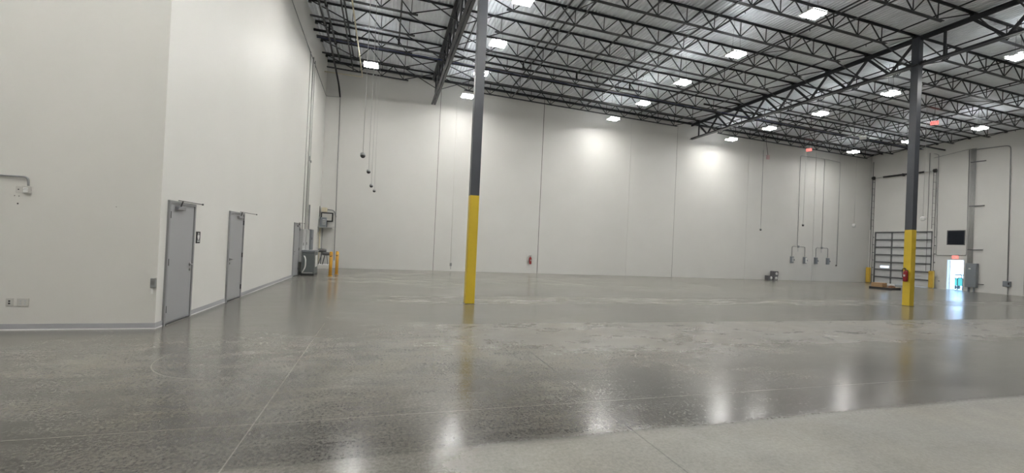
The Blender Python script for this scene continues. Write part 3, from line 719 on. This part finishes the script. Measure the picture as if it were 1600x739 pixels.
tag(MB().lathe([(.05, 0), (.06, -.01), (.02, -.02)], (XR, 20.37, .55), 10, 'X').build('wall_valve', GALVW), 'small flush plate low on the wall left of the bright doorway'.replace(' left of', ' beside'), 'wall plate')

# ------------------------------------------------------------------ pallet load
pt = (30.0, 19.0)
t = thing('pallet', 'low dark skid with timber deck lying before the overhead door', 'pallet', (*pt, 0), math.radians(10))
for y in (-.5, 0, .5): MB().box(-.6, .6, y-.05, y+.05, .02, .12).build('runner', DKWOOD, t)
for i in range(7): MB().box(-.6+i*.2-.0, -.6+i*.2+.0+.14-.0, -.55, .55, .12, .14).build('deck_board', WOOD, t)
MB().box(-.6, .6, -.57, -.55, .0, .14).box(-.62, -.6, -.57, .55, 0, .14).build('skirt', DKWOOD, t)
PR = math.radians(10)
def pl(x, y): return (pt[0]+x*math.cos(PR)-y*math.sin(PR), pt[1]+x*math.sin(PR)+y*math.cos(PR))
t = thing('cardboard_box', 'brown cardboard carton lying on the dark pallet', 'box', (*pl(-.28, .18), .14), math.radians(4))
MB().box(-.24, .24, -.30, .30, 0, .26, .01).build('carton', CARD, t); MB().box(-.02, .02, -.302, .302, .255, .264).build('packing_tape', OFFW, t)
o = MB().lathe([(.05, -.31), (.11, -.31), (.11, .31), (.05, .31)], (0, 0, 0), 16, 'X').build('film_roll', SHRINK)
tag(o, 'white roll of film lying on the pallet beside the carton', 'roll'); o.location = (*pl(.1, -.12), .25); o.rotation_euler.z = math.radians(-50)
t = thing('scrap_bundle', 'brown crumpled bundle lying low on the pallet', 'bundle', (*pl(.36, .22), .14))
MB().box(-.16, .16, -.2, .2, 0, .10, .04).build('bundle_base', BROWN, t); MB().box(-.10, .12, -.14, .12, .10, .17, .03).build('bundle_top', BROWN, t)
t = thing('scrap_bundle', 'small reddish bundle at the near edge of the pallet', 'bundle', (*pl(-.1, -.4), .14))
MB().box(-.17, .17, -.1, .1, 0, .09, .035).build('bundle_base', BROWN, t); MB().box(-.1, .1, -.06, .06, .09, .12, .02).build('bundle_top', CARD, t)

# ------------------------------------------------------------------ bollards near the corner
for x, y, lab in ((-2.12, 19.75, 'nearer orange-yellow bollard standing by the grey transformer'), (-1.98, 20.85, 'farther orange-yellow bollard standing by the grey transformer')):
    t = thing('bollard', lab, 'bollard', (x, y, 0), group='pair of orange-yellow bollards')
    po = MB().tube([(0, 0, .02), (0, 0, 1.0)], .068, 16).build('post', ORG, t)
    MB().lathe([(.068, 1.0), (.055, 1.03), (.02, 1.045)], (0, 0, 0), 16).build('domed_cap', ORG, po); MB().lathe([(.10, 0), (.10, .02)], (0, 0, 0), 16).build('base_flange', ORG, t)
    MB().tube([(-.05, -.055, .86), (.0, -.075, .84), (.04, -.06, .88)], .016, 6).build('chain_eye', BLACK, po)

# ------------------------------------------------------------------ transformer and panels by the third door
t = thing('transformer_cabinet', 'squat dark grey floor transformer cabinet in front of the wall panels', 'transformer', (-3.05, 20.25, 0), LROT)
MB().box(-.20, .28, -.45, .45, .06, .98, .03).build('cabinet', TRFG, t)
MB().box(-.23, .30, -.48, .48, .98, 1.06, .02).build('lid', PANG, t)
MB().box(-.22, .29, -.46, .46, 0, .07).build('plinth', BLACK, t)
MB().box(.28, .285, -.2, .3, .35, .85).build('side_label', WHITE, t, 'white label on the side')
MB().box(-.17, .24, -.456, -.45, .1, .13).build('vent_slot', OFFW, t)
for i, (y, w_, z0, z1, m_, lab) in enumerate(((19.92, .55, .55, 1.95, PANL, 'pale electrical panel nearest the farthest grey door'), (20.62, .75, .6, 1.95, PANL, 'second pale electrical panel behind the grey transformer'), (21.85, .55, 1.0, 1.98, PANG, 'darker grey electrical panel highest beyond the transformer'))):
    t = on_left(thing('electrical_panel', lab, 'electrical panel', group='electrical panels on the white wall'), y); t.location.z = z0
    MB().box(0, .14, 0, w_, 0, z1-z0, .01).build('cabinet', m_, t); pd = MB().box(.14, .15, .03, w_-.03, .03, z1-z0-.03).build('panel_door', m_, t)
    MB().box(.15, .165, .06, .09, (z1-z0)*.5, (z1-z0)*.5+.12).build('latch', DARKM, pd)
def lc(name, y, off, z0, z1, r, m_, lab, dy=0):
    o = on_left(MB().tube([(off, 0, z0), (off, dy, z1)], r, 8).build(name, m_), y); return tag(o, lab, 'conduit', 'upright conduits on the white wall')
lc('wall_conduit', 20.25, .03, 1.95, 9.6, .016, GALVW, 'thin upright conduit nearest the grey doors on the white wall')
lc('wall_conduit', 20.85, .04, 1.95, 9.6, .028, GALVW, 'thick upright conduit, middle of three on the white wall')
lc('wall_conduit', 21.25, .04, 1.95, 9.6, .018, GALVW, 'thin upright conduit farthest along the white wall')
lc('wall_conduit', 21.6, .05, 1.98, 3.1, .03, GALV, 'short dark upright conduit over the grey panels')
tag(MB().tube(rounded([(-3.32, 20.0, .95), (-3.1, 19.72, .75), (-3.1, 19.72, .35), (-3.22, 19.75, .12)], .15), .028, 8).build('flexible_conduit', WHITE), 'pale flexible conduit curling beside the grey transformer', 'conduit')
tag(MB().tube(rounded([(xl(16.5)+.02, 16.5, 9.85), (xl(24.9)+.02, 24.93, 9.2), (-2.66, YB-.03, 9.25)], .04), .013, 6).build('high_wall_conduit', GALV), 'thin dark conduit running high along the white wall to the corner', 'conduit')
t = on_left(thing('conduit_clamp', 'small clamp box on the upright conduits of the white wall', 'clamp'), 20.9)
MB().box(.02, .09, -.06, .1, 5.0, 5.22, .01).build('clamp_body', GALV, t); MB().box(.09, .13, .08, .2, 4.95, 5.05, .01).build('clamp_ear', GALV, t)

# ------------------------------------------------------------------ equipment in the corner
XC = -3.0
t = thing('equipment_shelf', 'small wall shelf bracket in the far white corner carrying control boxes', 'shelf', (XC, 24.6, 2.14))
MB().box(-.33, .36, -.28, .38, 0, .035).build('shelf_board', PANL, t)
MB().bar((-.30, .0, 0), (-.30, .35, -.35), .03, .03).build('bracket', GALV, t)
MB().box(-.32, -.27, -.26, -.22, -.25, .0).build('hanger', GALV, t)
MB().tube([(.30, -.25, .0), (.38, -.25, .0)], .02, 8).build('shelf_bolt', GALV, t)
t = thing('control_cabinet', 'grey control cabinet with printed face on the corner shelf', 'control cabinet', (XC-.12, 24.5, 2.177))
MB().box(-.13, .18, -.12, .12, 0, .50, .012).build('cabinet', PANG, t)
MB().box(.0, .15, -.128, -.12, .12, .40).build('printed_plate', PANL, t)
mb = MB()
for i in range(3):
    for j in range(2): mb.box(.015+j*.07, .065+j*.07, -.132, -.128, .15+i*.08, .19+i*.08)
mb.build('button_block', TRACK, t)
t = thing('display_screen', 'black framed screen behind the control cabinet on the shelf', 'screen', (XC+.05, 24.72, 2.177))
MB().box(-.3, .3, -.02, .03, .30, .78, .01).build('bezel', BLACK, t); MB().box(-.24, .24, -.025, -.02, .36, .72).build('screen_face', OFFW, t)
MB().box(-.02, .03, -.02, .03, 0, .3).build('stand', BLACK, t)
t = thing('junction_box', 'beige round cornered junction box above the corner shelf', 'junction box', (XC-.1, 24.8, 2.98))
MB().box(-.14, .14, -.12, .1, 0, .24, .04).build('box_body', CREAM, t)
MB().tube(rounded([(-.24, -.05, -.25), (-.24, -.05, .3)], .02), .025, 8).build('side_pipe', BLACK, t)
conduit('wall_conduit', [(XC+.05, 24.85, 3.12), (-2.62, 24.9, 3.1), (-2.53, 24.95, 2.75)], .026, GALV, 'short curved conduit from the beige box to the far wall conduit', CG, rr=.2)
for x, y, r, lab, m_ in ((-3.24, 24.55, .028, 'pale upright pipe under the corner shelf', CREAM), (-3.13, 24.62, .022, 'darker upright pipe under the corner shelf', GALV)):
    tag(MB().tube([(x, y, .22), (x, y, 2.13)], r, 8).build('standpipe', m_), lab, 'pipe')
t = thing('plinth_block', 'low white painted plinth on the floor in the far corner', 'plinth', (-2.98, 24.6, 0))
MB().box(-.34, .36, -.36, .36, 0, .19, .01).build('block', WALLF, t); MB().box(-.36, .38, -.38, .38, .19, .22, .006).build('top_cap', SHOE, t)
t = thing('pump_motor', 'dark twin cylinder motor on splayed legs standing on the white plinth', 'motor', (-3.0, 24.45, .22))
MB().lathe([(.06, -.28), (.10, -.26), (.10, .12), (.06, .14)], (0, 0, .72), 14, 'X').build('upper_cylinder', TRACK, t)
MB().lathe([(.05, -.1), (.085, -.08), (.085, .24), (.05, .26)], (.05, -.05, .56), 14, 'X').build('lower_cylinder', TRACK, t)
for a, b in (((-.05, 0, .62), (-.22, -.1, .0)), ((.08, 0, .52), (-.02, -.15, .0)), ((.16, 0, .52), (.22, .05, .0)), ((-.1, .05, .62), (-.15, .2, 0))):
    MB().bar(a, b, .035, .035).build('leg', TRACK, t)

# ------------------------------------------------------------------ fittings on the near grey wall
yf = Y0
tag(MB().tube(rounded([(-11.9, yf-.03, 2.40), (-5.50, yf-.03, 2.385), (-5.335, yf-.03, 2.385), (-5.325, yf-.03, 2.245)], .13, 8), .014, 10).build('wall_conduit', GALV), 'bright conduit bending down into a box on the near grey wall', 'conduit')
t = thing('surface_box', 'raised steel outlet box under the bent conduit on near grey wall', 'outlet box', (-5.345, yf, 2.13))
MB().box(-.05, .05, -.05, 0, 0, .11, .006).build('box_body', OFFW, t); MB().box(-.028, .028, -.054, -.05, .02, .09).build('cover_face', WHITE, t)
MB().box(-.028, .028, -.056, -.054, .048, .052).box(-.02, .02, -.056, -.054, .07, .074).build('slots', PANG, t)
t = thing('wall_plate', 'flat blank plate with one dark hole beside the raised steel box', 'wall plate', (-5.455, yf, 2.135))
MB().box(-.036, .036, -.01, 0, 0, .10, .004).build('plate', OFFW, t); MB().lathe([(.009, 0), (.009, -.003)], (0, -.01, .05), 10, 'Y').build('hole', BLACK, t)
for x, z, r, lab in ((-5.505, 2.085, .007, 'small anchor hole under the blank plate, nearer the frame edge'), (-5.452, 2.083, .007, 'small anchor hole directly under the blank plate'), (-5.462, 1.965, .012, 'larger ragged hole in the grey wall below two anchor holes'), (-4.21, 2.0, .006, 'lone tiny dark mark on the near grey wall')):
    tag(MB().lathe([(r, 0), (r*.8, -.003)], (x, yf, z), 8, 'Y').build('anchor_hole', BLACK), lab, 'wall hole', 'holes in the near grey wall')
t = thing('outlet_plate', 'narrow outlet plate with two dark sockets low on grey wall', 'outlet', (-5.49, yf, .375))
MB().box(-.045, .045, -.012, 0, 0, .12, .005).build('plate', OFFW, t)
for z in (.042, .078): MB().box(-.011, .011, -.016, -.012, z-.011, z+.011).build('socket', BLACK, t)
t = thing('outlet_plate', 'wide double outlet plate low on grey wall beside the narrow one', 'outlet', (-5.328, yf, .375))
MB().box(-.072, .072, -.012, 0, 0, .12, .005).build('plate', OFFW, t)
for x in (-.028, .028):
    for z in (.038, .082): MB().lathe([(.015, 0), (.014, -.003)], (x, -.012, z), 12, 'Y').box(x-.006, x-.003, -.0165, -.015, z-.005, z+.005).box(x+.003, x+.006, -.0165, -.015, z-.005, z+.005).build('receptacle', PANL, t)
t = thing('switch_box', 'narrow steel switch box at the corner of the near grey wall', 'switch box', (XL0-.045, yf, .69))
MB().box(-.03, .035, -.045, 0, .0, .16, .005).build('box_body', GALV, t); MB().box(-.012, .018, -.05, -.045, .05, .12).build('toggle_plate', CHROME, t)
MB().box(-.02, .01, -.03, -.027, -.10, -.01).build('hanging_tag', WHITE, t, 'white paper tag')
